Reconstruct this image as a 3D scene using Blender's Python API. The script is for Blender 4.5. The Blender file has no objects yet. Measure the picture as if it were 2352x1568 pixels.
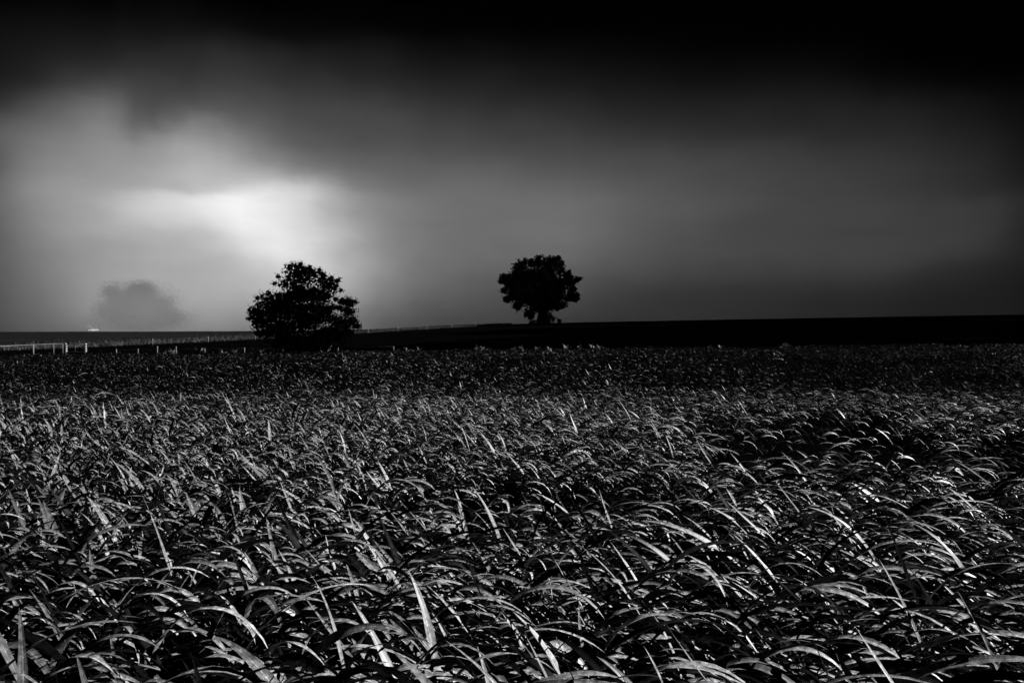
import bpy, math, random
import numpy as np
from mathutils import Vector
R = math.radians
random.seed(7)
rng = np.random.default_rng(11)
scene = bpy.context.scene
C = scene.collection

# ------------------------------------------------------------------ camera, light, sky, exposure
EYE = 1.75
FPX = 1568.0                      # focal length in units of a 2352 px wide picture
cam_d = bpy.data.cameras.new('camera')
cam_d.sensor_width = 36.0
cam_d.lens = 36.0 * FPX / 2352.0
cam_d.clip_start = 0.05
cam_d.clip_end = 6000
cam = bpy.data.objects.new('camera', cam_d)
cam.location = (0, 0, EYE)
cam.rotation_euler = (R(90) - math.atan(22 / FPX), 0, 0)
C.objects.link(cam)
scene.camera = cam

SUN_AZ, SUN_EL = R(80), R(34)    # clockwise from the view direction, above the horizon
EXPO = 1.0
sun_d = bpy.data.lights.new('sun', 'SUN')
sun_d.energy = 5.0
sun_d.angle = R(0.6)
sun_d.color = (1.0, 1.0, 1.0)     # a black and white photograph
sun = bpy.data.objects.new('sun', sun_d)
sdir = Vector((math.sin(SUN_AZ) * math.cos(SUN_EL), math.cos(SUN_AZ) * math.cos(SUN_EL), math.sin(SUN_EL)))
sun.rotation_euler = sdir.to_track_quat('Z', 'Y').to_euler()
sun.location = sdir * 100
C.objects.link(sun)

scene.view_settings.view_transform = 'Standard'
scene.view_settings.look = 'None'
scene.view_settings.exposure = EXPO
scene.view_settings.gamma = 1
scene.render.film_transparent = False
cy = scene.cycles
cy.max_bounces = 5
cy.diffuse_bounces = 0
cy.glossy_bounces = 1
cy.transmission_bounces = 2
cy.volume_bounces = 0
cy.volume_step_rate = 1.0
cy.volume_max_steps = 128
cy.sample_clamp_indirect = 3.0

# the stormy sky: brightness of the cloud cover by compass direction (columns) and height (rows)
SKY_X = [0, 120, 240, 280, 310, 350, 390, 430, 500, 560, 640, 720, 800, 900, 1000, 1150, 1300, 1450, 1650, 1900, 2100, 2250, 2352]
SKY_Y = [0, 60, 120, 180, 230, 270, 310, 360, 400, 430, 450, 480, 520, 570, 620, 680, 730, 760]
SKY = np.array([
 [1, 2, 2, 6, 2, 2, 4, 1, 1, 0, 0, 0, 0, 0, 0, 0, 0, 0, 0, 0, 0, 0, 0],
 [10, 14, 15, 18, 15, 14, 15, 11, 10, 8, 7, 4, 3, 2, 1, 0, 0, 0, 0, 0, 0, 0, 0],
 [19, 28, 32, 33, 37, 37, 38, 37, 38, 36, 34, 26, 24, 23, 13, 11, 7, 5, 4, 3, 0, 0, 0],
 [27, 45, 64, 62, 60, 57, 58, 54, 56, 54, 48, 44, 39, 37, 29, 27, 21, 17, 16, 12, 5, 3, 2],
 [46, 80, 105, 100, 78, 72, 76, 78, 78, 74, 68, 62, 59, 56, 45, 38, 35, 29, 28, 24, 18, 14, 8],
 [73, 100, 125, 120, 97, 84, 98, 121, 106, 94, 84, 76, 71, 68, 58, 52, 48, 40, 36, 32, 29, 20, 12],
 [88, 115, 135, 138, 116, 125, 146, 148, 138, 118, 95, 85, 75, 72, 68, 63, 60, 52, 44, 40, 36, 28, 18],
 [85, 130, 142, 146, 145, 152, 163, 175, 172, 150, 125, 110, 95, 90, 84, 80, 74, 68, 60, 54, 46, 38, 24],
 [92, 138, 150, 152, 152, 160, 170, 182, 182, 180, 165, 135, 110, 102, 98, 94, 86, 76, 68, 60, 52, 42, 28],
 [99, 145, 155, 157, 158, 165, 171, 175, 182, 200, 205, 185, 130, 112, 104, 100, 96, 84, 70, 63, 54, 44, 32],
 [103, 145, 165, 178, 185, 195, 201, 208, 218, 228, 222, 205, 150, 122, 108, 103, 100, 88, 72, 64, 56, 50, 35],
 [99, 145, 172, 186, 195, 205, 212, 220, 232, 240, 228, 208, 160, 130, 113, 105, 103, 90, 74, 66, 60, 55, 40],
 [96, 145, 168, 174, 180, 185, 190, 195, 212, 238, 232, 210, 170, 132, 115, 106, 103, 88, 72, 66, 62, 55, 38],
 [85, 125, 152, 160, 165, 172, 175, 178, 190, 208, 230, 218, 180, 135, 113, 105, 102, 84, 72, 68, 62, 50, 36],
 [70, 106, 140, 146, 150, 155, 157, 158, 168, 180, 205, 212, 180, 132, 108, 98, 92, 76, 60, 58, 46, 36, 28],
 [44, 78, 124, 126, 129, 134, 137, 139, 152, 159, 174, 179, 159, 112, 90, 79, 73, 57, 45, 39, 31, 25, 17],
 [24, 52, 97, 100, 102, 107, 110, 102, 112, 117, 140, 145, 130, 88, 75, 65, 57, 47, 37, 29, 19, 15, 9],
 [12, 36, 70, 70, 75, 80, 80, 75, 80, 85, 120, 120, 115, 75, 60, 53, 45, 37, 30, 23, 13, 9, 5]], float)
SKY_GAIN = 1.0

def lin(v):
    v = np.asarray(v, float) / 255.0
    return np.where(v <= 0.04045, v / 12.92, ((v + 0.055) / 1.055) ** 2.4)

def _resample(xs, v, q):
    """monotone cubic resampling of v (along axis 0) at q"""
    xs = np.asarray(xs, float); h = np.diff(xs); d = np.diff(v, axis=0) / h[:, None]
    m = np.zeros_like(v)
    w1 = 2 * h[1:] + h[:-1]; w2 = h[1:] + 2 * h[:-1]
    ok = d[:-1] * d[1:] > 0
    with np.errstate(divide='ignore', invalid='ignore'):
        m[1:-1] = np.where(ok, (w1 + w2)[:, None] / (w1[:, None] / d[:-1] + w2[:, None] / d[1:]), 0)
    m[0] = d[0]; m[-1] = d[-1]
    k = np.clip(np.searchsorted(xs, q) - 1, 0, len(xs) - 2); t = ((q - xs[k]) / h[k])[:, None]; H = h[k][:, None]
    return ((1 + 2 * t) * (1 - t) ** 2 * v[k] + t * (1 - t) ** 2 * H * m[k] + t * t * (3 - 2 * t) * v[k + 1] + t * t * (t - 1) * H * m[k + 1])
GX = np.arange(0, 2353, 12.0); GY = np.arange(0, 761, 10.0)
_g = _resample(SKY_Y, SKY, GY)
_g = _resample(SKY_X, _g.T, GX).T
def _blur(a, n, axis):
    kr = np.exp(-np.linspace(-2, 2, 2 * n + 1) ** 2); kr /= kr.sum()
    p = np.pad(a, [(n, n) if ax == axis else (0, 0) for ax in (0, 1)], mode='reflect', reflect_type='odd')
    return np.apply_along_axis(lambda r: np.convolve(r, kr, 'valid'), axis, p)
_g = np.clip(_blur(_blur(_g, 3, 1), 2, 0), 0, 255)
def sky_at(px, py):
    u = min(max(px / 12.0, 0), len(GX) - 1.001); v = min(max(py / 10.0, 0), len(GY) - 1.001)
    i, j = int(u), int(v); u -= i; v -= j
    return (_g[j, i] * (1 - u) + _g[j, i + 1] * u) * (1 - v) + (_g[j + 1, i] * (1 - u) + _g[j + 1, i + 1] * u) * v

class NT:
    """short hand for building node trees"""
    def __init__(s, tree):
        s.t = tree
        tree.nodes.clear()
    def n(s, typ, **kw):
        nd = s.t.nodes.new(typ)
        for k, v in kw.items():
            if k.startswith('i_'):
                nd.inputs[k[2:].replace('_', ' ')].default_value = v
            else:
                setattr(nd, k, v)
        return nd
    def l(s, a, b):
        s.t.links.new(a, b)
    def math(s, op, a, b=None, c=None, clamp=False):
        nd = s.t.nodes.new('ShaderNodeMath'); nd.operation = op; nd.use_clamp = clamp
        for k, v in enumerate((a, b, c)):
            if v is None: continue
            if hasattr(v, 'is_linked'): s.l(v, nd.inputs[k])
            else: nd.inputs[k].default_value = v
        return nd.outputs[0]

world = bpy.data.worlds.new('World')
scene.world = world
world.use_nodes = True
w = NT(world.node_tree)
tc = w.n('ShaderNodeTexCoord')
# soft billows bend the cloud edges a little
nz = w.n('ShaderNodeTexNoise'); nz.inputs['Scale'].default_value = 6.0; nz.inputs['Detail'].default_value = 6.0; nz.inputs['Roughness'].default_value = 0.55
w.l(tc.outputs['Generated'], nz.inputs['Vector'])
nsub = w.n('ShaderNodeVectorMath', operation='SUBTRACT'); nsub.inputs[1].default_value = (0.5, 0.5, 0.5)
w.l(nz.outputs['Color'], nsub.inputs[0])
nsc = w.n('ShaderNodeVectorMath', operation='MULTIPLY'); nsc.inputs[1].default_value = (0.055, 0.055, 0.04)
w.l(nsub.outputs[0], nsc.inputs[0])
nadd = w.n('ShaderNodeVectorMath', operation='ADD')
w.l(tc.outputs['Generated'], nadd.inputs[0]); w.l(nsc.outputs[0], nadd.inputs[1])
sep = w.n('ShaderNodeSeparateXYZ'); w.l(nadd.outputs[0], sep.inputs[0])
az = w.math('ARCTAN2', sep.outputs[0], sep.outputs[1])
el = w.math('ARCSINE', w.math('MINIMUM', w.math('MAXIMUM', sep.outputs[2], -1.0), 1.0))
EMAX = 0.62
elu = w.math('DIVIDE', el, EMAX, clamp=True)
azs = [math.atan((p - 1176) / FPX) for p in list(np.linspace(0, 1000, 26)) + list(np.linspace(1060, 2352, 17))]
azs = [azs[0] - 0.5] + azs + [azs[-1] + 0.5]
total = None
for k in range(len(azs)):
    inner = 0 < k < len(azs) - 1
    a = azs[min(max(k, 1), len(azs) - 2)]
    fc = w.n('ShaderNodeFloatCurve')
    mp = fc.mapping
    cv = mp.curves[0]
    pts = []
    for e in np.linspace(0, EMAX, 34):
        py = 762 - FPX * math.tan(e) / math.cos(a)
        px = 1176 + FPX * math.tan(a)
        v = sky_at(px, py)
        if py < 0: v = max(0, v * (1 + py / 300.0))
        if not inner: v *= 0.8
        pts.append((e / EMAX, math.sqrt(float(lin(v)))))
    cv.points[0].location = pts[0]; cv.points[1].location = pts[-1]
    for p in pts[1:-1]: cv.points.new(*p)
    mp.use_clip = False
    mp.update()
    w.l(elu, fc.inputs['Value'])
    # tent weight of this column
    terms = []
    if k > 0:
        terms.append(w.math('DIVIDE', w.math('SUBTRACT', az, azs[k - 1]), azs[k] - azs[k - 1]))
    if k < len(azs) - 1:
        terms.append(w.math('DIVIDE', w.math('SUBTRACT', azs[k + 1], az), azs[k + 1] - azs[k]))
    if len(terms) == 2: wt = w.math('MAXIMUM', w.math('MINIMUM', terms[0], terms[1]), 0.0)
    else: wt = w.math('MINIMUM', w.math('MAXIMUM', terms[0], 0.0), 1.0)
    if k in (0, len(azs) - 1):
        wt = w.math('MULTIPLY', wt, 0.5)
    c = w.math('MULTIPLY', fc.outputs[0], wt)
    total = c if total is None else w.math('ADD', total, c)
# streaky rain and cloud texture
nz2 = w.n('ShaderNodeTexNoise'); nz2.inputs['Scale'].default_value = 4.5; nz2.inputs['Detail'].default_value = 6.0
nz2.inputs['Roughness'].default_value = 0.6
mpn = w.n('ShaderNodeMapping'); mpn.inputs['Scale'].default_value = (1.0, 1.0, 3.2)
w.l(tc.outputs['Generated'], mpn.inputs['Vector']); w.l(mpn.outputs[0], nz2.inputs['Vector'])
tex = w.math('MULTIPLY_ADD', nz2.outputs['Fac'], 0.55, 0.725)
lum = w.math('MULTIPLY', w.math('MULTIPLY', total, total), tex)
lum = w.math('MULTIPLY', lum, SKY_GAIN)
bg = w.n('ShaderNodeBackground')
w.l(lum, bg.inputs['Color'])
bg.inputs['Strength'].default_value = 1.0 / 2 ** EXPO
wo = w.n('ShaderNodeOutputWorld'); w.l(bg.outputs[0], wo.inputs['Surface'])

# ------------------------------------------------------------------ helpers
def tag(o, label=None, cat=None, group=None, kind=None):
    if label: o['label'] = label
    if cat: o['category'] = cat
    if group: o['group'] = group
    if kind: o['kind'] = kind
    return o

def empty(name, loc, label, cat, group=None):
    o = bpy.data.objects.new(name, None)
    o.empty_display_size = 0.3
    o.location = loc
    C.objects.link(o)
    return tag(o, label, cat, group)

def mesh_np(name, verts, faces, mat, parent=None, uv=None, attrs=None, smooth=True):
    """verts (N,3), faces (M,4) or (M,3) arrays -> one mesh object"""
    verts = np.asarray(verts, np.float32); faces = np.asarray(faces, np.int32)
    k = faces.shape[1]
    me = bpy.data.meshes.new(name)
    me.vertices.add(len(verts)); me.vertices.foreach_set('co', verts.ravel())
    me.loops.add(faces.size); me.loops.foreach_set('vertex_index', faces.ravel())
    me.polygons.add(len(faces))
    me.polygons.foreach_set('loop_start', np.arange(0, faces.size, k, dtype=np.int32))
    try: me.polygons.foreach_set('loop_total', np.full(len(faces), k, np.int32))
    except Exception: pass
    me.update(calc_edges=True)
    if smooth: me.polygons.foreach_set('use_smooth', np.ones(len(faces), bool))
    if uv is not None:
        l = me.uv_layers.new(name='uv')
        l.data.foreach_set('uv', np.asarray(uv, np.float32)[faces.ravel()].ravel())
    for an, av in (attrs or {}).items():
        a = me.attributes.new(an, 'FLOAT', 'POINT'); a.data.foreach_set('value', np.asarray(av, np.float32))
    me.materials.append(mat)
    o = bpy.data.objects.new(name, me)
    C.objects.link(o)
    o.parent = parent
    return o

class MB:
    """collects solids for one mesh"""
    def __init__(s): s.v = []; s.f = []
    def tube(s, pts, rad, n=8, cap=True):
        pts = [Vector(p) for p in pts]
        rings = []
        for i, p in enumerate(pts):
            d = (pts[min(i + 1, len(pts) - 1)] - pts[max(i - 1, 0)]).normalized()
            up = Vector((0, 0, 1)) if abs(d.z) < 0.9 else Vector((1, 0, 0))
            a = d.cross(up).normalized(); b = d.cross(a)
            r = rad[i] if hasattr(rad, '__len__') else rad
            ring = []
            for k in range(n):
                t = 2 * math.pi * k / n
                ring.append(len(s.v)); s.v.append(tuple(p + (a * math.cos(t) + b * math.sin(t)) * r))
            rings.append(ring)
        for i in range(len(rings) - 1):
            for k in range(n):
                s.f.append((rings[i][k], rings[i][(k + 1) % n], rings[i + 1][(k + 1) % n], rings[i + 1][k]))
        if cap:
            s.f.append(tuple(reversed(rings[0]))); s.f.append(tuple(rings[-1]))
    def box(s, c, d):
        x, y, z = c; a, b, e = d[0] / 2, d[1] / 2, d[2] / 2
        i = len(s.v)
        for sx in (-1, 1):
            for sy in (-1, 1):
                for sz in (-1, 1): s.v.append((x + sx * a, y + sy * b, z + sz * e))
        for q in ((0, 1, 3, 2), (4, 6, 7, 5), (0, 4, 5, 1), (2, 3, 7, 6), (0, 2, 6, 4), (1, 5, 7, 3)):
            s.f.append(tuple(i + j for j in q))
    def build(s, name, mat, parent=None, smooth=True):
        me = bpy.data.meshes.new(name); me.from_pydata(s.v, [], s.f); me.update()
        if smooth:
            me.polygons.foreach_set('use_smooth', np.ones(len(me.polygons), bool))
        me.materials.append(mat)
        o = bpy.data.objects.new(name, me); C.objects.link(o); o.parent = parent
        return o

def smooth01(t):
    t = np.clip(t, 0, 1); return t * t * (3 - 2 * t)

_tab = rng.random((64, 64))
def vnoise(x, y):
    """value noise, period 64, in 0..1"""
    x = np.asarray(x, float); y = np.asarray(y, float)
    xi = np.floor(x).astype(int); yi = np.floor(y).astype(int)
    u = smooth01(x - xi); v = smooth01(y - yi)
    a = _tab[xi % 64, yi % 64]; b = _tab[(xi + 1) % 64, yi % 64]
    c = _tab[xi % 64, (yi + 1) % 64]; d = _tab[(xi + 1) % 64, (yi + 1) % 64]
    return (a * (1 - u) + b * u) * (1 - v) + (c * (1 - u) + d * u) * v
def fbm(x, y, o=3):
    s = 0; a = .5; t = 0
    for i in range(o):
        s = s + a * vnoise(x * 2 ** i + 7 * i, y * 2 ** i + 3 * i); t += a; a *= .5
    return s / t

CX = [-400, -150, -86, -61, -41.6, -22, 8, 67, 150, 400]
CZ = [1.6, 1.7, 1.9, 2.1, 2.5, 3.4, 4.3, 5.45, 6.85, 9.5]
def ground_z(x, y):
    x = np.asarray(x, float); y = np.asarray(y, float)
    g = -0.45 + 0.0115 * np.clip(x, -60, 60)
    z = g * smooth01((y - 4) / 54.0) - 0.85 * np.exp(-((y - 25) / 13.0) ** 2) * (y > -20)
    crest = np.interp(x, CX, CZ)
    t = np.clip((y - 60) / 140.0, 0, 1)
    z = z + (crest - g) * (t * 0.75 + 0.25 * smooth01(t))
    beyond = np.clip(y - 200, 0, 500) / 500.0
    far_l = 1.55 - np.interp(x, [-400, -41], [-0.3, 2.0])
    wl = smooth01((-20 - x) / 60.0)
    z = z + beyond * (wl * np.maximum(2.6 - crest, -3.0) * np.minimum(1, 3.3 - 2.3 * beyond) / 1.0 + (1 - wl) * (-9.0))
    z = z + 0.05 * (fbm(x * .3, y * .3) - .5) * np.clip(y / 20, 0, 1)
    return z

# ------------------------------------------------------------------ materials (all neutral greys: a black and white photograph)
def principled(name, col, rough=0.8, spec=0.2, noise=None, bump=None):
    m = bpy.data.materials.new(name); m.use_nodes = True
    t = NT(m.node_tree)
    p = t.n('ShaderNodeBsdfPrincipled'); o = t.n('ShaderNodeOutputMaterial'); t.l(p.outputs[0], o.inputs['Surface'])
    p.inputs['Base Color'].default_value = (col, col, col, 1)
    p.inputs['Roughness'].default_value = rough
    p.inputs['Specular IOR Level'].default_value = spec
    tcn = t.n('ShaderNodeTexCoord')
    if noise:
        sc, lo, hi = noise
        nn = t.n('ShaderNodeTexNoise'); nn.inputs['Scale'].default_value = sc; nn.inputs['Detail'].default_value = 5
        t.l(tcn.outputs['Object'], nn.inputs['Vector'])
        f = t.math('MULTIPLY_ADD', nn.outputs['Fac'], (hi - lo) * 2, lo - (hi - lo) * .5)
        f = t.math('MULTIPLY', t.math('MAXIMUM', f, lo * .5), col)
        t.l(f, p.inputs['Base Color'])
    if bump:
        sc, st = bump
        nb = t.n('ShaderNodeTexNoise'); nb.inputs['Scale'].default_value = sc
        t.l(tcn.outputs['Object'], nb.inputs['Vector'])
        bn = t.n('ShaderNodeBump'); bn.inputs['Strength'].default_value = st; bn.inputs['Distance'].default_value = .02
        t.l(nb.outputs['Fac'], bn.inputs['Height']); t.l(bn.outputs[0], p.inputs['Normal'])
    return m

def leaf_blade_mat():
    m = bpy.data.materials.new('dewy_blade'); m.use_nodes = True
    t = NT(m.node_tree)
    o = t.n('ShaderNodeOutputMaterial')
    p = t.n('ShaderNodeBsdfPrincipled')
    uvn = t.n('ShaderNodeUVMap', uv_map='uv'); sx = t.n('ShaderNodeSeparateXYZ'); t.l(uvn.outputs[0], sx.inputs[0])
    at = t.n('ShaderNodeAttribute', attribute_name='tone')
    geo = t.n('ShaderNodeTexCoord')
    # pale midrib down the middle of the blade, fine lengthwise veins
    d = t.math('ABSOLUTE', t.math('SUBTRACT', sx.outputs[0], 0.5))
    rib = t.math('SUBTRACT', 1.0, t.math('DIVIDE', d, 0.075), clamp=True)
    cmb = t.n('ShaderNodeCombineXYZ')
    t.l(t.math('MULTIPLY', sx.outputs[0], 11.0), cmb.inputs[0]); t.l(t.math('MULTIPLY', sx.outputs[1], 2.0), cmb.inputs[1])
    t.l(t.math('MULTIPLY', at.outputs['Fac'], 370.0), cmb.inputs[2])
    vein = t.n('ShaderNodeTexNoise'); vein.inputs['Scale'].default_value = 1.0; vein.inputs['Detail'].default_value = 3
    t.l(cmb.outputs[0], vein.inputs['Vector'])
    blot = t.n('ShaderNodeTexNoise'); blot.inputs['Scale'].default_value = 60.0; blot.inputs['Detail'].default_value = 4
    t.l(geo.outputs['Object'], blot.inputs['Vector'])
    dew = t.n('ShaderNodeTexVoronoi'); dew.inputs['Scale'].default_value = 230.0
    t.l(geo.outputs['Object'], dew.inputs['Vector'])
    drop = t.math('LESS_THAN', dew.outputs['Distance'], 0.30)
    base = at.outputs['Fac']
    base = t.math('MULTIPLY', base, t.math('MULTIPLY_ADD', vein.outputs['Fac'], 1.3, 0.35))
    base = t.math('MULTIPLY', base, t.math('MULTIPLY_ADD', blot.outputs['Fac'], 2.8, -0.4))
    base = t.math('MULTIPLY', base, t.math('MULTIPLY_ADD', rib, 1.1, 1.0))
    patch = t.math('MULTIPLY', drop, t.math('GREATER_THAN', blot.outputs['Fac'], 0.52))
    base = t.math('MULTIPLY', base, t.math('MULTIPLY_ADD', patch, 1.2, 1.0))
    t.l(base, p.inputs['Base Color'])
    rough = t.math('MULTIPLY_ADD', blot.outputs['Fac'], 0.4, 0.25)
    t.l(rough, p.inputs['Roughness'])
    t.l(t.math('MULTIPLY_ADD', at.outputs['Fac'], 1.8, 0.01), p.inputs['Specular IOR Level'])
    bn = t.n('ShaderNodeBump'); bn.inputs['Strength'].default_value = 0.5; bn.inputs['Distance'].default_value = 0.0015
    hh = t.math('ADD', vein.outputs['Fac'], t.math('MULTIPLY', patch, 0.8))
    t.l(hh, bn.inputs['Height']); t.l(bn.outputs[0], p.inputs['Normal'])
    tr = t.n('ShaderNodeBsdfTranslucent'); t.l(t.math('MULTIPLY', base, 0.9), tr.inputs['Color'])
    mx = t.n('ShaderNodeMixShader'); mx.inputs[0].default_value = 0.02
    t.l(p.outputs[0], mx.inputs[1]); t.l(tr.outputs[0], mx.inputs[2]); t.l(mx.outputs[0], o.inputs['Surface'])
    return m

M_blade = leaf_blade_mat()
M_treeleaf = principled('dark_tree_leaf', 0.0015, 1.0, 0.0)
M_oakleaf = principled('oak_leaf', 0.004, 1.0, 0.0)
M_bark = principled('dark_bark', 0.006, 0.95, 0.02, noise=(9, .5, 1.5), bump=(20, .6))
M_post = principled('weathered_post', 0.14, 0.7, 0.3, noise=(14, .55, 1.1))
M_wire = principled('fence_wire', 0.05, 0.5, 0.4)
M_pipe = principled('galvanised_pipe', 0.10, 0.45, 0.5, noise=(6, .7, 1.1))
M_ins = principled('white_insulator', 0.5, 0.4, 0.5)
M_weed = principled('pale_weed_leaf', 0.24, 0.5, 0.4, noise=(8, .5, 1.2))
M_grass = principled('verge_grass', 0.035, 0.8, 0.1, noise=(.6, .5, 1.6))
M_white = principled('white_paint', 0.35, 0.35, 0.5)
M_dark = principled('dark_rubber', 0.02, 0.7, 0.2)
M_glass = principled('car_glass', 0.02, 0.08, 0.6)
M_sunblocker = principled('ridge_sunblocker', 0.12, 1.0, 0.0)  # for the added out-of-view mesh that keeps sun off the ridge
M_deadwood = principled('bleached_wood', 0.5, 0.7, 0.2)

# ------------------------------------------------------------------ ground
def build_ground():
    ys = np.concatenate([np.linspace(-60, 0, 16)[:-1], np.linspace(0, 60, 61)[:-1], np.linspace(60, 210, 101)[:-1],
                         np.linspace(210, 700, 60)[:-1], np.linspace(700, 1500, 20)])
    xs = np.concatenate([np.linspace(-1000, -400, 20)[:-1], np.linspace(-400, -120, 50)[:-1], np.linspace(-120, 120, 161)[:-1],
                         np.linspace(120, 400, 50)[:-1], np.linspace(400, 1000, 20)])
    X, Y = np.meshgrid(xs, ys)
    Z = ground_z(X, np.clip(Y, -60, 700))
    V = np.stack([X, Y, Z], -1).reshape(-1, 3)
    nx, ny = len(xs), len(ys)
    I = np.arange(nx * ny).reshape(ny, nx)
    F = np.stack([I[:-1, :-1], I[:-1, 1:], I[1:, 1:], I[1:, :-1]], -1).reshape(-1, 4)
    m = bpy.data.materials.new('farmland'); m.use_nodes = True
    t = NT(m.node_tree)
    p = t.n('ShaderNodeBsdfPrincipled'); o = t.n('ShaderNodeOutputMaterial'); t.l(p.outputs[0], o.inputs['Surface'])
    p.inputs['Roughness'].default_value = 1.0; p.inputs['Specular IOR Level'].default_value = 0.0
    g = t.n('ShaderNodeTexCoord'); s = t.n('ShaderNodeSeparateXYZ'); t.l(g.outputs['Object'], s.inputs[0])
    # which land lies beyond the lane fence: d = y - (138 + 1.66*(x+31))
    d = t.math('SUBTRACT', s.outputs[1], t.math('MULTIPLY_ADD', s.outputs[0], 1.66, 138 + 1.66 * 31 + 2))
    n1 = t.n('ShaderNodeTexNoise'); n1.inputs['Scale'].default_value = .05; n1.inputs['Detail'].default_value = 8
    mp = t.n('ShaderNodeMapping'); mp.inputs['Scale'].default_value = (.35, 1.6, 1); t.l(g.outputs['Object'], mp.inputs[0]); t.l(mp.outputs[0], n1.inputs['Vector'])
    n2 = t.n('ShaderNodeTexNoise'); n2.inputs['Scale'].default_value = 1.5; n2.inputs['Detail'].default_value = 6; t.l(g.outputs['Object'], n2.inputs['Vector'])
    past = t.math('MULTIPLY', t.math('MULTIPLY_ADD', n1.outputs['Fac'], 1.6, .2), PASTURE)
    past = t.math('MULTIPLY', past, t.math('MULTIPLY_ADD', n2.outputs['Fac'], 1.0, .5))
    soil = t.math('MULTIPLY', n2.outputs['Fac'], SOIL * 2)
    f = t.math('DIVIDE', t.math('ADD', d, t.math('MULTIPLY_ADD', n2.outputs['Fac'], 8, -4)), 5.0, clamp=True)
    mxx = t.n('ShaderNodeMix'); mxx.data_type = 'FLOAT'
    t.l(f, mxx.inputs[0]); t.l(soil, mxx.inputs[2]); t.l(past, mxx.inputs[3])
    t.l(mxx.outputs[0], p.inputs['Base Color'])
    tag(mesh_np('ground', V, F, m), kind='structure')
SOIL, PASTURE = 0.0008, 0.0075
build_ground()

# ------------------------------------------------------------------ the crop: bent, wind-combed blades
def blades(base, L, W, az0, th0, bend, power, dphi, roll, segs, across3, tone):
    """vectorised strap leaves; returns verts, faces, uv, tone"""
    n = len(L)
    s = (np.arange(segs) + 0.5) / segs
    th = th0[:, None] - bend[:, None] * s[None, :] ** power[:, None]
    ph = az0[:, None] + dphi[:, None] * s[None, :]
    st = (L / segs)[:, None]
    dx = np.cos(th) * np.sin(ph) * st; dy = np.cos(th) * np.cos(ph) * st; dz = np.sin(th) * st
    z0 = np.zeros((n, 1))
    P = np.stack([np.concatenate([z0, np.cumsum(dx, 1)], 1), np.concatenate([z0, np.cumsum(dy, 1)], 1),
                  np.concatenate([z0, np.cumsum(dz, 1)], 1)], -1) + base[:, None, :]
    s1 = np.arange(segs + 1) / segs
    phv = az0[:, None] + dphi[:, None] * s1; thv = th0[:, None] - bend[:, None] * s1 ** power[:, None]
    side = np.stack([np.cos(phv), -np.sin(phv), np.zeros_like(phv)], -1)
    nor = np.stack([-np.sin(thv) * np.sin(phv), -np.sin(thv) * np.cos(phv), np.cos(thv)], -1)
    rl = roll[:, None] * (0.35 + 0.9 * s1)[None, :]
    sd = side * np.cos(rl)[..., None] + nor * np.sin(rl)[..., None]
    nn = nor * np.cos(rl)[..., None] - side * np.sin(rl)[..., None]
    wp = np.minimum(1, 0.22 + s1 * 2.3) ** .9 * (1 - s1) ** 0.7
    wp = wp / wp.max()
    hw = (W / 2)[:, None] * wp[None, :]
    if across3:
        wav = 0.1 * np.sin(s1[None, :] * 19 + az0[:, None] * 9)
        Lf = P + sd * hw[..., None] + nn * (hw * (0.28 + wav))[..., None]
        Rt = P - sd * hw[..., None] + nn * (hw * (0.28 - wav))[..., None]
        V = np.stack([Lf, P, Rt], 2)
        us = [0, .5, 1]
    else:
        V = np.stack([P + sd * hw[..., None], P - sd * hw[..., None]], 2)
        us = [0, 1]
    m = len(us)
    V = V.reshape(-1, 3)
    U = np.empty((n, segs + 1, m, 2)); U[..., 0] = np.array(us); U[..., 1] = s1[None, :, None]
    T = np.repeat(tone, (segs + 1) * m)
    idx = np.arange(n * (segs + 1) * m).reshape(n, segs + 1, m)
    F = np.stack([idx[:, :-1, :-1], idx[:, :-1, 1:], idx[:, 1:, 1:], idx[:, 1:, :-1]], -1).reshape(-1, 4)
    return V, F, U.reshape(-1, 2), T

CROP_H = 0.74
def crop_height(x, y):
    h = CROP_H * (0.86 + 0.28 * fbm(x * .35 + 5, y * .35)) 
    return h

def scatter(r0, r1, dens, half=0.86):
    """random points in the wedge in front of the camera between two distances"""
    area = half * (r1 * r1 - r0 * r0) + 2.4 * (r1 - r0)
    m = int(area * dens * 3)
    y = rng.uniform(r0, r1, m)
    y = y[rng.random(m) < (half * y + 1.2) / (half * r1 + 1.2)][:int(area * dens)]
    x = (rng.random(len(y)) * 2 - 1) * (half * y + 1.2)
    return x, y

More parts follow.
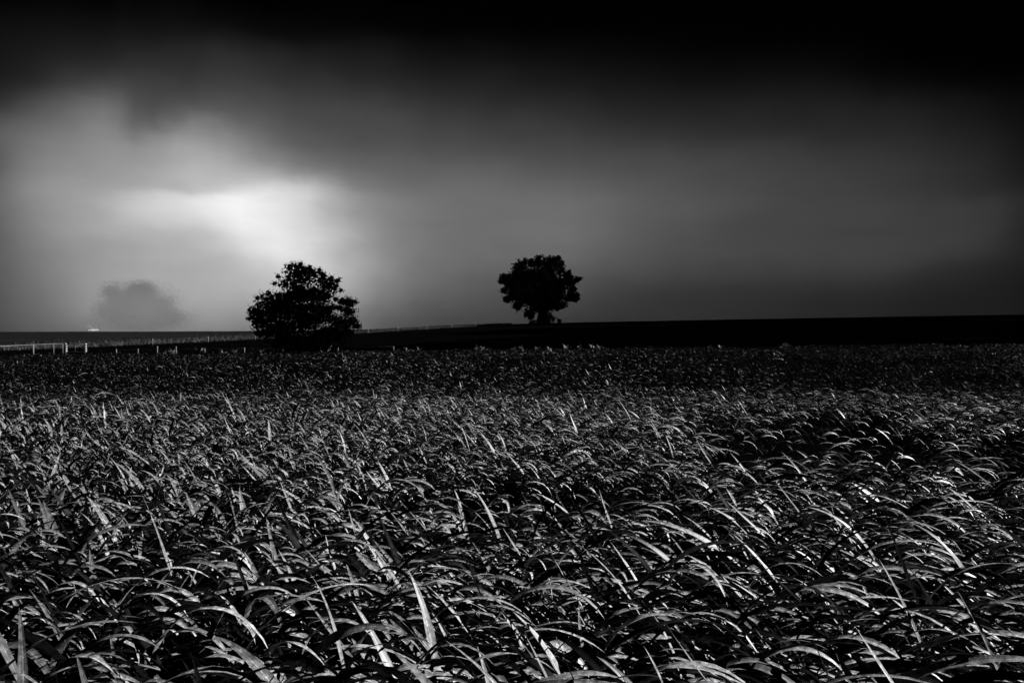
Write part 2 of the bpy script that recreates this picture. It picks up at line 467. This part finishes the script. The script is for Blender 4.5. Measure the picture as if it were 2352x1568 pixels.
EDGE_Y = 58.0
def crop_band(r0, r1, dens, per, segs, a3, wmul, lmul=1.0):
    x, y = scatter(r0, r1, dens)
    keep = (y < EDGE_Y + 1.5 * (fbm(x * .2, y * 0) - .5))
    # wind-rows and hollows thin the stand, mostly toward the right
    hollow = fbm(x * .30 + 20, y * .42 + 9, 2)
    thr = np.interp(x / np.maximum(y, 1), [-.8, 0, .8], [.22, .34, .45])
    keep &= ~((hollow < thr) & (rng.random(len(x)) < .93))
    x = x[keep]; y = y[keep]
    n = len(x)
    H = crop_height(x, y)
    gz = ground_z(x, y)
    k = np.repeat(np.arange(n), per)
    N = len(k)
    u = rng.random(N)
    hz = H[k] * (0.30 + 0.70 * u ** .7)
    base = np.stack([x[k] + rng.normal(0, .03, N), y[k] + rng.normal(0, .03, N), gz[k] + hz], -1)
    kind = rng.random(N)
    gust = (fbm(x * .16 + 3, y * .16 + 1)[k] - .5)
    er = (kind < np.interp(y[k], [8, 20], [.085, .05])) & (u > .35)         # stiff blades leaning up to the left
    ar = ~er               # blades bowed over to the right
    az0 = np.where(er, R(-66) + rng.normal(0, .3, N), np.where(ar, R(112) + .35 * np.clip(x[k] / y[k], -.7, .7) + rng.normal(0, .27, N) + gust * .7, rng.random(N) * 6.283))
    th0 = np.where(er, R(52) + rng.normal(0, .17, N), R(47) + rng.normal(0, .22, N))
    bend = np.where(er, rng.normal(.38, .30, N), R(100) + rng.normal(0, .38, N))
    power = np.where(er, 1.6, 1.15 + .4 * rng.random(N))
    L = np.where(er, rng.normal(.28, .10, N), rng.normal(.33, .10, N)) * lmul
    big = (rng.random(N) < .06) & (~er | (rng.random(N) < .25))
    L = np.clip(np.where(big, L * 1.45, L), .12, .6)
    W = np.clip(.024 * np.exp(rng.normal(0, .28, N)), .011, .044) * wmul
    dphi = rng.normal(0, .25, N)
    roll = rng.normal(0, .45, N)
    # how pale and dewy each blade is: most are deep green, some silvery; shade is painted in as fewer pale blades low down, far off and right
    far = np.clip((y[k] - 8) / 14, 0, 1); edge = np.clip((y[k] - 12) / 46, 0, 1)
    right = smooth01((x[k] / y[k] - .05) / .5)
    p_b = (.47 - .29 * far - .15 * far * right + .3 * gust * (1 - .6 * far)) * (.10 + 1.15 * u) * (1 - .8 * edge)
    pale_lit = rng.random(N) < p_b
    tone = np.where(pale_lit, .21 * np.exp(rng.normal(0, .4, N)), .0025 * np.exp(rng.normal(0, .6, N)) * (1 - .5 * far))
    tone = np.where(er & pale_lit, tone * .75, tone)
    W = np.where(big, np.maximum(W, .030 * wmul), W)
    near = 1 + .10 * np.clip((3.4 - y[k]) / 1.6, 0, 1)
    W = W * near; L = L * near
    fine = 1 - .16 * np.clip((y[k] - 3) / 4, 0, 1)
    W = W * fine; L = L * np.where(big, fine, fine * (1 - .22 * np.clip((y[k] - 2.2) / 2.5, 0, 1)))
    W = W * (1 + .10 * np.clip((y[k] - 2.2) / 2.5, 0, 1))
    tone = tone * np.where(pale_lit, np.interp(x[k] / y[k], [-.75, -.2, .6], [.55, .95, 1.1]) * (1 - .2 * far), 1)
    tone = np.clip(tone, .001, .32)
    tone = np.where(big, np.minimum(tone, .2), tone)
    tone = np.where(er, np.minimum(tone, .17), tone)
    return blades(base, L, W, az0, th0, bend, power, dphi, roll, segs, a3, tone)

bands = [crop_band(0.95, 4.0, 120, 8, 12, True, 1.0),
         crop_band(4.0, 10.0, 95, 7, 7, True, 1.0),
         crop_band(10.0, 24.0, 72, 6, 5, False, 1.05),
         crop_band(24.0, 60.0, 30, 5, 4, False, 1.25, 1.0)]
vs, fs, us, ts, off = [], [], [], [], 0
for V, F, U, T in bands:
    vs.append(V); fs.append(F + off); us.append(U); ts.append(T); off += len(V)
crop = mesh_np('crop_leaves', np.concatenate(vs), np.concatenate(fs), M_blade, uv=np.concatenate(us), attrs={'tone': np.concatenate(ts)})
tag(crop, 'tall field of dewy strap-leaved forage crop bowed by the wind', 'crop', kind='stuff')

# ------------------------------------------------------------------ grass on the verge and pasture beyond the lane fence
def lane_y(x): return 138 + 1.66 * (x + 31)
def grass():
    n = 30000
    x = rng.uniform(-110, 0, n); d = rng.exponential(10, n)
    y = lane_y(x) + 3 + d
    k = (y > 75) & (y < 260) & (np.abs(x / y) < .85)
    x = x[k]; y = y[k]; n = len(x)
    base = np.stack([x, y, ground_z(x, y)], -1)
    return blades(base, rng.uniform(.25, .6, n), rng.uniform(.05, .12, n), rng.random(n) * 6.28, R(75) + rng.normal(0, .2, n),
                  np.abs(rng.normal(.5, .3, n)), np.full(n, 1.5), rng.normal(0, .2, n), rng.normal(0, .3, n), 2, False, rng.random(n))
V, F, U, T = grass()
tag(mesh_np('verge_grass', V, F, M_grass, uv=U), 'pale rough grass along the lane behind the post fence', 'grass', kind='stuff')

# ------------------------------------------------------------------ trees from a list of leafy masses
def crown(name, blobs, scale, cx, by, origin, mat, parent, leaf, dens, sprig, depth=0.8, shell=.55, lshape=2.4, up=.3, gaps=(), core=0, soft=False):
    """blobs in drawing units -> solid leaf masses in metres round the tree's own axis; depth comes from each mass's own width"""
    cen, nrm_, tan_, siz = [], [], [], []
    for b in blobs:
        bx, bz, rx, rz = (b[0] - cx) * scale, (by - b[1]) * scale, b[2] * scale, b[3] * scale
        ry = (rx + rz) / 2 * 1.1
        W_ = sprig_half = max(abs(x_ - cx) for x_, *_ in blobs) * scale
        room = math.sqrt(max(0.05, 1 - (bx / (W_ * 1.05)) ** 2)) * W_ * depth
        spread_ = max(0.0, room - ry)
        layers = 1 if spread_ < ry * .5 else 3
        for li in range(layers):
            oy = 0 if layers == 1 else (li - 1) * spread_ * .8
            area = rx * rz + rx * ry + ry * rz
            n = int(dens * area * (1 if li == layers // 2 else .6)) + 12
            # sprigs: short twigs carrying leaves, rooted through the mass, tips outward
            d = rng.normal(0, 1, (n, 3)); d /= np.linalg.norm(d, axis=1)[:, None]
            r = np.where(rng.random(n) < shell, rng.uniform(.78, 1.02, n), rng.random(n) ** .5 * .8)
            root = d * r[:, None] * np.array([rx, ry, rz]) + np.array([bx, oy, bz])
            if soft: root = np.clip(rng.normal(0, .30, (n, 3)), -.7, .7) * np.array([rx, ry, rz]) + np.array([bx, oy, bz])
            if core:      # the inner foliage: larger overlapping sprays
                nc = int(n * .9)
                pc = rng.normal(0, 1, (nc, 3)); pc /= np.linalg.norm(pc, axis=1)[:, None]
                cen.append(pc * (rng.random(nc) ** .4 * .72)[:, None] * np.array([rx, ry, rz]) + np.array([bx, oy, bz]))
                t = rng.normal(0, 1, (nc, 3)); t /= np.linalg.norm(t, axis=1)[:, None]
                s = np.cross(t, rng.normal(0, 1, (nc, 3))); s /= np.linalg.norm(s, axis=1)[:, None]
                tan_.append(t); nrm_.append(s); siz.append(core * rng.uniform(.6, 1.2, nc))
            ax = d + rng.normal(0, .45, (n, 3)); ax[:, 2] += up; ax /= np.linalg.norm(ax, axis=1)[:, None]
            ln = sprig * (.4 + .8 * rng.random(n) + 1.7 * rng.random(n) ** 6)
            q = 6
            for k in range(q):
                f = (k + .5) / q
                p = root + ax * (ln * f)[:, None] + rng.normal(0, leaf * .35, (n, 3))
                t = ax + rng.normal(0, .75, (n, 3)); t /= np.linalg.norm(t, axis=1)[:, None]
                nv = rng.normal(0, 1, (n, 3))
                s = np.cross(t, nv); s /= np.linalg.norm(s, axis=1)[:, None]
                cen.append(p); tan_.append(t); nrm_.append(s); siz.append(leaf * rng.uniform(.6, 1.3, n))
    P = np.concatenate(cen); T_ = np.concatenate(tan_); S = np.concatenate(nrm_); Z = np.concatenate(siz)
    for gx, gy, gr in gaps:       # places where light shows through: no leaves along that part of the crown
        gxx, gzz, g_ = (gx - cx) * scale, (by - gy) * scale, gr * scale
        k = ((P[:, 0] - gxx) ** 2 + (P[:, 2] - gzz) ** 2) > (g_ * rng.uniform(.55, 1.1, len(P))) ** 2
        P, T_, S, Z = P[k], T_[k], S[k], Z[k]
    gz0 = 0.02
    k = P[:, 2] > gz0; P, T_, S, Z = P[k], T_[k], S[k], Z[k]
    a = P - T_ * Z[:, None] * .5; c = P + T_ * Z[:, None] * .5
    b = P + S * (Z / lshape)[:, None]; d = P - S * (Z / lshape)[:, None]
    V = np.stack([a, b, c, d], 1).reshape(-1, 3)
    F = np.arange(len(V)).reshape(-1, 4)
    return mesh_np(name, V, F, mat, parent, smooth=False)

def limb(mb, a, b, r0, r1, wob=.08, n=7, sides=8):
    a = Vector(a); b = Vector(b); pts = []; L = (b - a).length
    for i in range(n):
        f = i / (n - 1)
        p = a.lerp(b, f)
        if 0 < i < n - 1: p += Vector((random.uniform(-1, 1), random.uniform(-1, 1), random.uniform(-.5, .5))) * wob * L * .4
        p.z += math.sin(f * math.pi) * L * wob * .6
        pts.append(p)
    mb.tube(pts, [r0 + (r1 - r0) * i / (n - 1) for i in range(n)], sides)

# the leafy bush at the crop's edge
BY = 56.5
bscale = .9408 / 6.532 * BY / FPX
bush_x = ((1000 / 6.532 + 590) * .9408 - 1176) / FPX * BY
bz = float(ground_z(bush_x, BY))
bush = empty('bushy_tree', (bush_x, BY, bz), 'wide ragged dark tree with foliage to the ground at the crop edge', 'tree')
base_py = (630 + 1530 / 6.532) * .9408
by_units = 1530 + (base_py - 762 - (EYE - bz) / BY * FPX) * -6.532 / .9408
bb = [(950, 300, 215, 150), (1165, 240, 55, 75), (1100, 180, 40, 60), (900, 200, 70, 60), (960, 170, 105, 55), (1095, 150, 38, 42), (1370, 425, 125, 122), (1300, 320, 60, 65), (1430, 330, 60, 60), (1480, 490, 55, 30),
      (860, 450, 180, 120), (1150, 560, 190, 140), (1305, 560, 100, 95), (760, 330, 40, 40), (700, 440, 40, 35),
      (600, 660, 140, 110), (580, 580, 70, 45), (470, 640, 50, 50), (380, 660, 45, 45), (430, 760, 110, 90), (215, 850, 60, 90), (195, 970, 45, 50), (300, 900, 100, 140), (330, 1050, 110, 110),
      (500, 900, 190, 230), (750, 800, 240, 240), (1680, 710, 100, 90), (1600, 670, 60, 45), (1760, 690, 40, 35), (1700, 850, 100, 110), (1520, 790, 90, 50), (1780, 1000, 65, 100),
      (1840, 1090, 45, 50), (1600, 1040, 190, 150), (1300, 900, 220, 230), (1000, 1000, 280, 240), (650, 1130, 300, 190), (1650, 1180, 140, 80), (1350, 1230, 330, 190),
      (1150, 800, 280, 110), (980, 590, 220, 120), (1200, 640, 200, 120), (880, 620, 180, 110), (850, 1340, 460, 170), (400, 1190, 120, 110), (1500, 1350, 140, 110), (1200, 1400, 250, 120)]
bb = [(a_, b_, c_ * .92, d_ * .92) for a_, b_, c_, d_ in bb]
gp = [(1035, 480, 26), (1095, 545, 20), (905, 410, 24), (1050, 640, 22), (1165, 680, 18), (1480, 850, 42), (1440, 780, 26), (1540, 890, 24), (1170, 900, 30), (1060, 1060, 20), (990, 1000, 24),
      (450, 970, 30), (530, 1100, 18), (790, 1270, 36), (740, 850, 12), (1370, 660, 20), (960, 870, 18), (900, 800, 14), (1220, 320, 26), (340, 790, 24), (200, 890, 20), (1150, 940, 22), (800, 1200, 22), (900, 1260, 18), (1350, 1280, 26), (1640, 1330, 34), (690, 590, 26), (760, 210, 22), (1245, 290, 24), (1390, 640, 30), (1490, 700, 26), (540, 640, 20), (1800, 900, 26), (250, 760, 22), (1500, 1230, 24)]
trk = MB()
for dx, ex, ez, r in ((-.5, -2.6, 3.2, .13), (-.1, -.4, 5.8, .2), (.2, 1.6, 4.9, .16), (.45, 2.9, 3.0, .12), (0, .6, 4.6, .12), (-.3, -1.5, 4.2, .1)):
    limb(trk, (dx, random.uniform(-.2, .2), -.15), (ex, random.uniform(-1, 1), ez), r, .025, .1)
trk.build('trunk', M_bark, bush)
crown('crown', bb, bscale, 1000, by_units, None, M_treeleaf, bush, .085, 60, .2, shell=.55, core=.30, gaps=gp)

# the round oak on the ridge
OY = 188.0
oscale = .9408 / 7.467 * OY / FPX * .96
oak_x = ((930 / 7.467 + 1200) * .9408 - 1176) / FPX * OY
oz = float(ground_z(oak_x, OY))
oak = empty('round_oak', (oak_x, OY, oz), 'round broad-crowned black oak standing alone on the ridge', 'tree')
ob_ = [(430, 700, 190, 190), (560, 560, 200, 160), (620, 930, 230, 140), (880, 1110, 170, 80), (510, 345, 135, 100), (590, 270, 50, 40), (705, 260, 50, 30), (420, 470, 55, 55), (850, 260, 90, 90), (850, 200, 50, 30), (1020, 230, 110, 65), (1150, 230, 90, 50), (1210, 210, 35, 25), (1270, 310, 45, 45), (1290, 420, 45, 45),
       (1050, 390, 230, 150), (720, 480, 260, 120), (210, 560, 60, 60), (200, 520, 35, 30), (300, 530, 50, 45), (150, 610, 22, 25), (330, 650, 130, 110), (205, 780, 38, 38), (250, 950, 45, 50), (400, 850, 150, 160), (480, 1060, 110, 60), (470, 1120, 25, 30),
       (700, 1190, 90, 90), (730, 1280, 35, 30), (640, 1235, 35, 35), (850, 700, 380, 330), (1180, 700, 270, 280), (1400, 480, 38, 42), (1440, 560, 70, 55), (1590, 585, 55, 22), (1460, 640, 75, 45), (1490, 780, 60, 80), (1550, 890, 65, 60), (1430, 920, 90, 65), (1580, 950, 35, 15), (1330, 1060, 38, 50), (1240, 1110, 50, 32), (1150, 1090, 45, 50),
       (1000, 1050, 170, 130), (880, 930, 330, 190), (1220, 930, 150, 110)]
ogp = [(675, 335, 42), (735, 350, 18), (440, 455, 20), (300, 615, 26), (545, 1090, 40), (580, 1040, 22), (1085, 870, 34), (1120, 850, 22), (1400, 775, 26), (1150, 430, 30), (925, 360, 16), (1270, 1075, 26), (1180, 1110, 24), (720, 1185, 28), (1215, 300, 18), (1270, 360, 22), (1490, 965, 20), (1390, 685, 16)]
t2 = MB()
u = oscale
t2.tube([(0, 0, -.4), (0, 0, 1.2), (.05, 0, 2.6), (.1, .1, 4.2)], [1.9, 1.55, 1.35, 1.1], 12)
t2.build('trunk', M_bark, oak)
t3 = MB()
for ex, ey, ez in ((-6.5, 1, 8.5), (-3.5, -2, 12.5), (.5, 1, 15.5), (4.5, -1.5, 12), (7.6, 1.5, 8), (-3.2, 2, 3.6), (4.8, 0, 5.2), (2, 3, 10), (9.6, 0, 12.4), (-8.5, .5, 11)):
    limb(t3, (.1, .05, 3.3), (ex, ey, ez), .55, .08, .08)
t3.build('branches', M_bark, oak)
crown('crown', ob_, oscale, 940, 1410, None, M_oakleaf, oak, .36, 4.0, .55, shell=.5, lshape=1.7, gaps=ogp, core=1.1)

def shrub(name, label, px, Y, rx, rz, mat, leaf=.25, dens=6, group=None, lumps=4):
    x = (px - 1176) / FPX * Y
    e = empty(name, (x, Y, float(ground_z(x, Y))), label, 'shrub', group)
    bl = [(random.uniform(-rx, rx) * .55, -rz * random.uniform(.35, .6), rx * .55, rz * .5) for _ in range(lumps)] + [(0, -rz * .4, rx * .6, rz * .5)]
    crown('foliage', bl, 1.0, 0, 0, None, mat, e, leaf, dens, leaf * 1.6, shell=.6, lshape=1.8)
    mb = MB()
    for k in range(3): limb(mb, (random.uniform(-.1, .1), 0, -.1), (random.uniform(-rx, rx) * .5, 0, rz * .7), .06, .02)
    mb.build('stem', M_bark, e)
    return e
shrub('shrub', 'dark mounded shrub at the right foot of the ridge oak', 1262, 186.0, 2.4, 3.3, M_oakleaf)
shrub('shrub', 'very small dark shrub right of the mound beside the oak', 1284, 187.5, .6, 1.0, M_oakleaf)
shrub('shrub', 'low dark shrub at the left foot of the ridge oak', 1224, 187, 1.2, .9, M_oakleaf)

# trees lost in the mist far left
def mist_tree(label, px, Y, wpx, hpx, seed, dens_=9):
    random.seed(seed)
    x = (px - 1176) / FPX * Y
    m = Y / FPX
    e = empty('misty_tree', (x, Y, float(ground_z(x, Y))), label, 'tree', None)
    rx, rz = wpx * m / 2, hpx * m
    bl = []
    for k in range(16):
        t = random.uniform(0, 2 * math.pi); r = random.uniform(.2, .75)
        r *= .85; bl.append((math.cos(t) * rx * r, -(rz * .48 + math.sin(t) * rz * .46 * r), rx * random.uniform(.2, .36), rz * random.uniform(.15, .24)))
    bl.append((0, -rz * .5, rx * .85, rz * .42)); bl.append((0, -rz * .2, rx * 1.0, rz * .25)); bl.append((rx * .3, -rz * .2, rx * .7, rz * .25)); bl.append((0, -rz * .1, rx * .9, rz * .2))
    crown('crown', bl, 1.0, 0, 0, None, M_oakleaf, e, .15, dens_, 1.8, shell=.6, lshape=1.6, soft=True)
    mb = MB(); limb(mb, (0, 0, -.5), (0, 0, rz * .6), .9, .3, .02); mb.build('trunk', M_bark, e)
mist_tree('broad faint domed tree fading into mist on the far left, behind the white car', 322, 370, 300, 142, 3)
random.seed(21)

# ------------------------------------------------------------------ fences and gate
def at_px(px, Y): return (px - 1176) / FPX * Y
def post_mb(h, r, lean=0.0):
    mb = MB(); mb.tube([(0, 0, -.25), (lean * .5, 0, h * .5), (lean, 0, h - .02), (lean, 0, h)], [r, r, r * .97, r * .8], 9); return mb

def fence(name, label, pts, h, r, wires, mat=M_post):
    x0, y0 = pts[0]
    z0 = float(ground_z(x0, y0))
    e = empty(name, (x0, y0, z0), label, 'fence')
    tops = []
    for (x, y) in pts:
        hh = h * random.uniform(.9, 1.12); ln = random.uniform(-.06, .06)
        p = post_mb(hh, r * random.uniform(.9, 1.15), ln).build('post', mat, e)
        p.location = (x - x0, y - y0, float(ground_z(x, y)) - z0)
        tops.append((Vector(p.location), hh, ln))
    mb = MB()
    for f in wires:
        for (a, ha, la), (b, hb, lb) in zip(tops, tops[1:]):
            pts_ = []
            for k in range(5):
                t = k / 4
                q = a.lerp(b, t); q = q + Vector((la * (1 - t) + lb * t, -r, h * f - .06 * math.sin(math.pi * t)))
                pts_.append(q)
            mb.tube(pts_, .004, 4)
    mb.build('wire', M_wire, e)
    return e
lane = []
for px in (230, 350, 478, 586, 640, 700, 775, 845, 915, 980, 1038, 1092, 1140):
    k = (px - 1176) / FPX
    y = (138 + 1.66 * 31) / (1 - 1.66 * k)
    lane.append((k * y, y))
lane = lane[1:]
fence('lane_fence', 'long wire fence of pale posts climbing the lane toward the oak', lane, .95, .085, (.45, .9))
near = [(at_px(p, 58.8), 58.8) for p in (268, 316, 360, 404, 470, 560, 650, 775, 905)]
fence('field_fence', 'low post and wire fence along the far edge of the crop', near, 1.18, .05, (.5, .92))

# pipe rail fence and gate on the far left
GY = 72.0
def gate():
    gx = [at_px(p, GY) for p in (150, 195)]
    gz = float(ground_z(gx[0], GY))
    e = empty('field_gate', (gx[0], GY, gz), 'pale pipe gate hung between two insulated posts at far left', 'gate')
    top = EYE + (762 - 787.5) / FPX * GY - gz
    w_ = gx[1] - gx[0]
    for k, xx in enumerate((0, w_)):
        mb = MB(); mb.tube([(xx, 0, -.3), (xx, 0, top - .03), (xx, 0, top)], [.09 if k == 0 else .06, .09 if k == 0 else .06, .05], 10)
        p = mb.build('gate_post', M_post, e)
        for j in range(5):
            b = MB(); b.tube([(xx + .11, -.10, top - .12 - j * .19), (xx + .11, .1, top - .12 - j * .19)], .045, 8)
            b.build('insulator', M_ins, p)
    for z_, r_ in ((top - .12, .03), (top - .95, .02)):
        mb = MB(); mb.tube([(.06, 0, z_), (w_ - .04, 0, z_ + .03)], r_, 8); mb.build('rail', M_pipe, e)
    mb = MB()
    mb.tube([(w_ * .5, 0, top - .98), (w_ * .5, 0, top - .14)], .018, 6)
    mb.build('upright', M_pipe, e)
gate()
def pipe_fence():
    # runs from beside the gate out past the left edge of the picture, coming nearer
    P = [(-30, 60.0), (75, 66.5), (122, 69.0), (143, 71.0)]
    tp = [796.5, 791.5, 789.5, 789.0]
    pts = [(at_px(a, b), b, EYE + (762 - c) / FPX * b) for (a, b), c in zip(P, tp)]
    x0, y0, z0 = pts[-1]
    g0 = float(ground_z(x0, y0))
    e = empty('rail_fence', (x0, y0, g0), 'low fence of one pale pipe rail running off to the left of the gate', 'fence')
    mb = MB(); mb.tube([(x - x0, y - y0, z - g0) for x, y, z in pts], .034, 8); mb.build('rail', M_pipe, e)
    for (x, y, z), r_ in zip(pts, (.06, .08, .045, .045)):
        gz_ = float(ground_z(x, y))
        mb = MB(); mb.tube([(x - x0, y - y0 + .06, gz_ - g0 - .2), (x - x0, y - y0 + .06, z - g0 - .0), (x - x0, y - y0 + .06, z - g0 + .02)], [r_, r_, r_ * .8], 8)
        mb.build('post', M_post, e)
pipe_fence()

# ------------------------------------------------------------------ pale weeds along the crop's far edge
def weed_mesh(h, n, spread_, wid):
    base = np.zeros((n, 3)); base[:, 0] = rng.normal(0, .05, n); base[:, 1] = rng.normal(0, .05, n); base[:, 2] = rng.uniform(.25, .6, n) * h
    return blades(base, rng.uniform(.5, 1, n) * h * .6, rng.uniform(.6, 1.2, n) * wid, rng.random(n) * 6.28, R(60) + rng.normal(0, .25, n),
                  rng.uniform(.3, 1.6, n), np.full(n, 1.4), rng.normal(0, .3, n), rng.normal(0, .5, n), 5, False, rng.random(n))
def weed_proto(name, h, n, wid, mat):
    e = bpy.data.objects.new(name, None); C.objects.link(e)
    V, F, U, T = weed_mesh(h, n, 0, wid)
    mesh_np('leaves', V, F, mat, e)
    mb = MB()
    for k in range(5):
        a = random.uniform(0, 6.28); limb(mb, (0, 0, -.1), (math.cos(a) * .1 * h, math.sin(a) * .1 * h, h * .75), .012, .005, .03, 4, 5)
    mb.build('stem', mat, e)
    return e
def copy_tree(o):
    c = o.copy(); C.objects.link(c)
    for ch in o.children:
        d = ch.copy(); C.objects.link(d); d.parent = c
    return c
w0 = weed_proto('weed', 1.5, 34, .07, M_weed)
spots = [(458, 57.6, 1.15, 'tallest fan-leaved pale weed left of the bushy tree'),
         (398, 57.8, .72, None), (378, 58.2, .6, None), (540, 58.3, .66, None), (553, 57.8, .62, None), (585, 58, .7, None), (600, 58.3, .62, None), (512, 58.2, .6, None),
         (935, 58.2, .62, None), (962, 58.4, .62, None), (1095, 58, .68, None), (1110, 58, .62, None), (1180, 58.2, .6, None), (1196, 58, .7, None), (1235, 58, .6, None), (1262, 58.1, .6, None),
         (1300, 58, .68, None), (1330, 58, .7, None), (1362, 57.9, .72, None), (1378, 58.2, .66, None), (1630, 57.9, .62, None), (1655, 58, .56, None), (1800, 58, .7, None), (1812, 58, .62, None), (1850, 57.8, .5, None)]
first = True
count = {}
ORD = 'first second third fourth fifth sixth seventh eighth ninth tenth eleventh twelfth'.split()
for px, Y, s, lb in sorted(spots):
    o = w0 if first else copy_tree(w0)
    first = False
    x = at_px(px, Y)
    o.location = (x, Y, float(ground_z(x, Y))); o.scale = (s * 1.12,) * 3
    o.rotation_euler = (0, 0, random.uniform(0, 6.28))
    side = 'of those left of the bushy tree' if px < 620 else ('of those between bushy tree and oak' if px < 1220 else 'of those below and right of the oak')
    if not lb:
        count[side] = count.get(side, 0) + 1
        lb = 'small pale weed, ' + ORD[count[side] - 1] + ' from the left ' + side
    tag(o, lb, 'weed', 'pale weeds along the far edge of the crop')

# bleached fallen branch bent like a hook under the bush
fx = at_px(745, 55.6)
mb = MB()
mb.tube([(-.33, 0, 1.15), (-.30, 0, .85), (-.16, 0, .66), (.04, 0, .62), (.22, 0, .74), (.36, 0, .98), (.52, 0, 1.2), (.66, .05, 1.28)], [.012, .02, .028, .03, .028, .024, .016, .008], 7)
mb.tube([(-.16, 0, .66), (-.1, 0, .3), (-.05, 0, -.1)], [.02, .02, .02], 6)
mb.tube([(.22, 0, .74), (.42, .05, .86), (.5, .1, 1.06)], [.018, .014, .006], 6)
fb = mb.build('bare_branch', M_deadwood)
fb.location = (fx, 55.6, float(ground_z(fx, 55.6)))
tag(fb, 'pale hooked bare branch under the right side of the bushy tree', 'branch')

# ------------------------------------------------------------------ white car far off beside the misty tree, with a puff of dust behind it
def car():
    Y = 330.0
    x = at_px(214, Y); z = float(ground_z(x, Y))
    e = empty('white_car', (x, Y, z), 'tiny white car parked far off under the misty domed tree', 'car')
    L_, Wd = 4.4, 1.8
    prof = [(-2.2, .35), (-2.2, .85), (-1.9, .98), (-1.05, 1.02), (-.55, 1.45), (.95, 1.5), (1.75, 1.05), (2.15, .95), (2.2, .4)]
    v = [(a, -Wd / 2, b) for a, b in prof] + [(a, Wd / 2, b) for a, b in prof]
    n = len(prof)
    f = [tuple(range(n)), tuple(range(2 * n - 1, n - 1, -1))] + [(i, (i + 1) % n, n + (i + 1) % n, n + i) for i in range(n)]
    mb = MB(); mb.v = v; mb.f = f; mb.build('body', M_white, e, smooth=False)
    for s_ in (-1, 1):
        g = MB(); y_ = s_ * (Wd / 2 + .004)
        g.v = [(-.85, y_, 1.08), (-.5, y_, 1.38), (.9, y_, 1.42), (1.4, y_, 1.1)]; g.f = [(0, 1, 2, 3)]
        g.build('window', M_glass, e, smooth=False)
    for wx in (-1.35, 1.35):
        for s_ in (-1, 1):
            g = MB(); g.tube([(wx, s_ * .72, .33), (wx, s_ * .93, .33)], .33, 16); g.build('wheel', M_dark, e)
    e.rotation_euler = (0, 0, R(48))
car()
shrub('shrub', 'small pale round shrub behind the left end of the far white car', 207, 336, 1.3, 2.4, M_weed, leaf=.3, dens=8)

# ------------------------------------------------------------------ air: thin haze over everything, a mist bank round the far left trees
def vol_mat(name, dens, g, col):
    m = bpy.data.materials.new(name); m.use_nodes = True
    t = NT(m.node_tree); o = t.n('ShaderNodeOutputMaterial')
    v = t.n('ShaderNodeVolumePrincipled')
    v.inputs['Color'].default_value = (col, col, col, 1)
    v.inputs['Density'].default_value = dens
    v.inputs['Anisotropy'].default_value = g
    t.l(v.outputs[0], o.inputs['Volume'])
    return m
HAZE_D, MIST_D = 0.00001, 0.0060
mb = MB(); mb.box((0, 715, 15), (2060, 1580, 62))
hz = mb.build('haze', vol_mat('thin_air', HAZE_D, -.2, .85), smooth=False)
tag(hz, kind='stuff')
# the bank: a long low lens of mist
def lens(cx, cy_, cz, a, b, c, nu=40, nv=20):
    v, f = [], []
    for i in range(nv + 1):
        t = math.pi * i / nv
        for j in range(nu):
            p = 2 * math.pi * j / nu
            v.append((cx + a * math.sin(t) * math.cos(p), cy_ + b * math.sin(t) * math.sin(p), cz + c * math.cos(t)))
    for i in range(nv):
        for j in range(nu):
            f.append((i * nu + j, (i + 1) * nu + j, (i + 1) * nu + (j + 1) % nu, i * nu + (j + 1) % nu))
    m_ = MB(); m_.v = v; m_.f = f; return m_
mm = vol_mat('drifting_mist', MIST_D, -.2, .9)
t = mm.node_tree; vn = next(n for n in t.nodes if n.type == 'PRINCIPLED_VOLUME')
g_ = t.nodes.new('ShaderNodeTexCoord'); mp_ = t.nodes.new('ShaderNodeMapping'); mp_.inputs['Scale'].default_value = (1 / 92, 1 / 90, 1 / 44)
gr = t.nodes.new('ShaderNodeTexGradient'); gr.gradient_type = 'QUADRATIC_SPHERE'
t.links.new(g_.outputs['Object'], mp_.inputs[0]); t.links.new(mp_.outputs[0], gr.inputs[0])
ml = t.nodes.new('ShaderNodeMath'); ml.operation = 'MULTIPLY'; ml.inputs[1].default_value = MIST_D
t.links.new(gr.outputs['Fac'], ml.inputs[0]); t.links.new(ml.outputs[0], vn.inputs['Density'])
mk = lens(0, 0, 0, 92, 90, 44).build('mist_bank', mm)
mk.location = (at_px(345, 285), 285, 12)
tag(mk, 'bank of pale mist lying over the far left field', 'mist', kind='stuff')

# ------------------------------------------------------------------ an added unseen mesh off to the right, shaped to shade the ridge
def sunblocker():
    V, F, off = [], [], 0
    H = 210.0
    f = H / math.tan(SUN_EL)
    ox, oy = math.sin(SUN_AZ) * f, math.cos(SUN_AZ) * f
    for k in range(110):
        gx, gy = rng.uniform(24, 250), rng.uniform(92, 262)
        if k >= 14: gy = 92 + (min(262, lane_y(gx) - 14) - 92) * rng.random()
        if k < 14: gx, gy = 0 + 18 * k, 74 + rng.uniform(0, 5)
        a, b, c = (rng.uniform(22, 36), rng.uniform(14, 24), rng.uniform(6, 10)) if k >= 14 else (17, 10, 4)
        m_ = lens(gx + ox, gy + oy, H + rng.uniform(-3, 6), a, b, c, 28, 14)
        v = np.array(m_.v); ctr = np.array([gx + ox, gy + oy, H])
        q = v - ctr
        r = 1 + .35 * (fbm(v[:, 0] * .09 + v[:, 2] * .1, v[:, 1] * .09) - .5)
        V.append(ctr + q * r[:, None]); F.append(np.array([fc if len(fc) == 4 else fc for fc in m_.f]) + off); off += len(v)
    o = mesh_np('ridge_sunblocker', np.concatenate(V), np.concatenate(F), M_sunblocker)
    tag(o, 'added unseen cloud drifting off to the right', 'sunblocker', kind='structure')
sunblocker()
